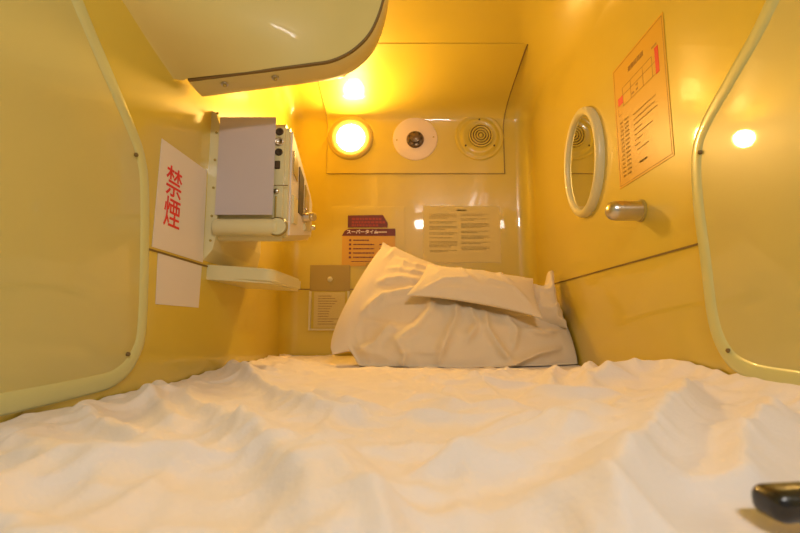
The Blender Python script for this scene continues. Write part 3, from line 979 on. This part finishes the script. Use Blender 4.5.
def crease(a, b, lines):
    """crease lines in the pillow's own (a, b) coordinates: (points, depth, width)"""
    out = np.zeros(a.shape)
    for pts, h, wd in lines:
        N = len(pts)-1; best = np.zeros(a.shape)
        for i in range(N):
            ax, ay = pts[i]; bx, by = pts[i+1]
            dx, dy = (bx-ax)*1.6, by-ay; L2 = dx*dx+dy*dy
            t = np.clip(((a-ax)*1.6*dx+(b-ay)*dy)/L2, 0, 1)
            dd = np.hypot((a-ax)*1.6-t*dx, b-ay-t*dy)
            s_ = (i+t)/N
            best = np.maximum(best, np.clip(np.minimum(s_, 1-s_)*4, 0, 1)**.8*np.exp(-np.abs(dd/(wd*.75))**1.25))
        out += h*best
    return out
def wrinkle(shape, seed, amp):
    """fine pinched wrinkles, uneven over the cloth"""
    rs = np.random.RandomState(seed)
    n = noise2(shape, (26, 9), rs) + .5*noise2(shape, (12, 6), rs)
    m = noise2(shape, (10, 22), rs) + .5*noise2(shape, (6, 11), rs)
    g = np.clip(noise2(shape, (24, 28), rs)+.45, 0, 1)
    return amp*(g*np.clip(1-np.abs(n)*2.4, 0, 1)**1.5 + (1-g)*.8*np.clip(1-np.abs(m)*2.4, 0, 1)**1.5)
L = pillow_sim(.74, .46, 110, 70, .0013, 4, steps=90, rough=.007)
LB = [([(.03, .35), (.12, .50), (.30, .58), (.48, .60)], .016, .035), ([(.05, .62), (.16, .66), (.30, .68)], .012, .03),
      ([(.06, .78), (.20, .76), (.36, .80)], .009, .03), ([(.08, .90), (.22, .86), (.40, .92)], .008, .025),
      ([(.34, .58), (.36, .44), (.30, .30), (.18, .18)], .010, .03), ([(.46, .56), (.47, .40), (.42, .22), (.40, .08)], .010, .03),
      ([(.52, .52), (.56, .36), (.50, .20)], .009, .025), ([(.60, .50), (.60, .34), (.66, .18), (.72, .05)], .012, .03),
      ([(.68, .50), (.74, .34), (.70, .16)], .008, .025), ([(.95, .22), (.82, .17), (.70, .09), (.60, .04)], .013, .03),
      ([(.98, .40), (.88, .34), (.78, .36)], .010, .03), ([(.04, .12), (.14, .20), (.20, .34)], .009, .035),
      ([(.25, .04), (.27, .14), (.22, .24)], .007, .025), ([(.40, .62), (.46, .74), (.60, .80)], .010, .03)]
def big_edge(a, b):
    o = np.zeros(a.shape[:-1]+(3,))
    a = a[..., 0]; b = b[..., 0]
    o[..., 0] = -.024*np.sin(math.pi*b**.6)*(1-a) + .022*np.exp(-(a/.08)**2)*(1-b)**5 + .012*np.exp(-(a/.05)**2)*b**8
    # the front bulges towards the foot end, most in the middle
    o[..., 1] = -.075*np.sin(math.pi*np.clip(a, 0, 1))*(1-b) - .02*np.sin(math.pi*b)
    o[..., 2] = -.012*np.sin(math.pi*np.clip(a*1.05, 0, 1))*b**2 + .056*np.exp(-(a/.050)**2)*(1-b)**3 - .014*np.exp(-(a/.03)**2)*b**6 + .015*np.exp(-((1-a)/.05)**2)*(1-b)**3
    return o
for k_, s_ in ((0, 1), (1, -1)):
    P = L[k_]; a_ = P[..., 0]/.74+.5; b_ = P[..., 1]/.46+.5
    rim_ = np.clip(np.minimum(np.minimum(a_, 1-a_), np.minimum(b_, 1-b_))*14, 0, 1)
    P[..., 2] *= .058/np.abs(P[..., 2]).max()
    if k_ == 0: P[..., 2] += crease(a_, b_, LB)*rim_*1.9 - .012*rim_ + wrinkle(P.shape[:2], 77, .0085)*rim_
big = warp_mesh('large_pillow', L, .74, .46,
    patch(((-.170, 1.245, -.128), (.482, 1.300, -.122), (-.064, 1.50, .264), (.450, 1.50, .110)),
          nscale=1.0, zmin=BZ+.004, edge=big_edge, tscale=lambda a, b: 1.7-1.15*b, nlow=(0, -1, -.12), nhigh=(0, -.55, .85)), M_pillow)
tag(big, 'large plump white pillow propped up against the rear wall, its left end raised', 'pillow')
L = pillow_sim(.40, .20, 66, 38, .0012, 9, steps=70, rough=.006)
LS = [([(.05, .1), (.2, .35), (.45, .45)], .010, .04), ([(.95, .1), (.8, .4), (.55, .5)], .010, .04), ([(.3, .9), (.35, .6), (.5, .3)], .008, .04), ([(.7, .95), (.68, .7), (.8, .5)], .009, .04)]
for k_ in (0, 1):
    P = L[k_]; a_ = P[..., 0]/.40+.5; b_ = P[..., 1]/.20+.5
    rim_ = np.clip(np.minimum(np.minimum(a_, 1-a_), np.minimum(b_, 1-b_))*12, 0, 1)
    P[..., 2] *= .024/np.abs(P[..., 2]).max()
    if k_ == 0: P[..., 2] += crease(a_, b_, LS)*rim_*.9 + wrinkle(P.shape[:2], 5, .004)*rim_
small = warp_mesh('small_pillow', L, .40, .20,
    patch(((.012, 1.225, .077), (.370, 1.235, .022), (.072, 1.37, .182), (.385, 1.38, .145)),
          bulge=(0, -.01, .012), nscale=1.0), M_pillow)
tag(small, 'small flat white pillow lying on top of the large pillow', 'pillow')

# crumpled white cloth standing in the right-hand corner behind the pillows
L = pillow_sim(.20, .24, 40, 44, .0003, 21, steps=60, rough=.014)
for P in L: P[..., 2] += (wrinkle(P.shape[:2], 31, .016) - .006)
for P_, s_ in ((L[0], 1),):
    for sl in ((0, slice(None)), (-1, slice(None)), (slice(None), 0), (slice(None), -1)): L[1][sl] = L[0][sl]
def ce(a, b):
    o = np.zeros(a.shape[:-1]+(3,))
    peak = np.exp(-np.abs((a-.88)/.15)**4)*.050 + np.exp(-((a-.08)/.06)**2)*.012
    o[..., 2] = (peak*b**2 - .02*np.exp(-((a-.55)/.2)**2)*b)[..., 0]
    return o
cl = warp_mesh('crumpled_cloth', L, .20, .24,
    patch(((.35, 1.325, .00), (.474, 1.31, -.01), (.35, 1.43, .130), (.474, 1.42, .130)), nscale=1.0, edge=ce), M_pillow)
tag(cl, 'crumpled white cloth bunched up in the right corner behind the small pillow', 'cloth')

# ------------------------------------------------------------------ black remote control at the near right
t = empty('remote_control', (.28, .29, BZ+.03), 'slim black glossy remote control lying on the sheet at near right', 'remote control')
Mr = Matrix.Translation((.1835, .245, BZ+.0165)) @ Matrix.Rotation(math.radians(3), 4, 'Z') @ Matrix.Rotation(math.radians(-1.5), 4, 'Y')
bm = NB()
box(bm, Mr, 0, -.011, -.0035, .150, .011, .0125, .0068, 6)
link('body', bm, M_black, t, smooth=True, sharp=50)
bm = NB()
for i in range(5):
    box(bm, Mr, .060+.016*i, -.003, .012, .069+.016*i, .003, .0145, .001, 1)
link('button', bm, M_tan, t)
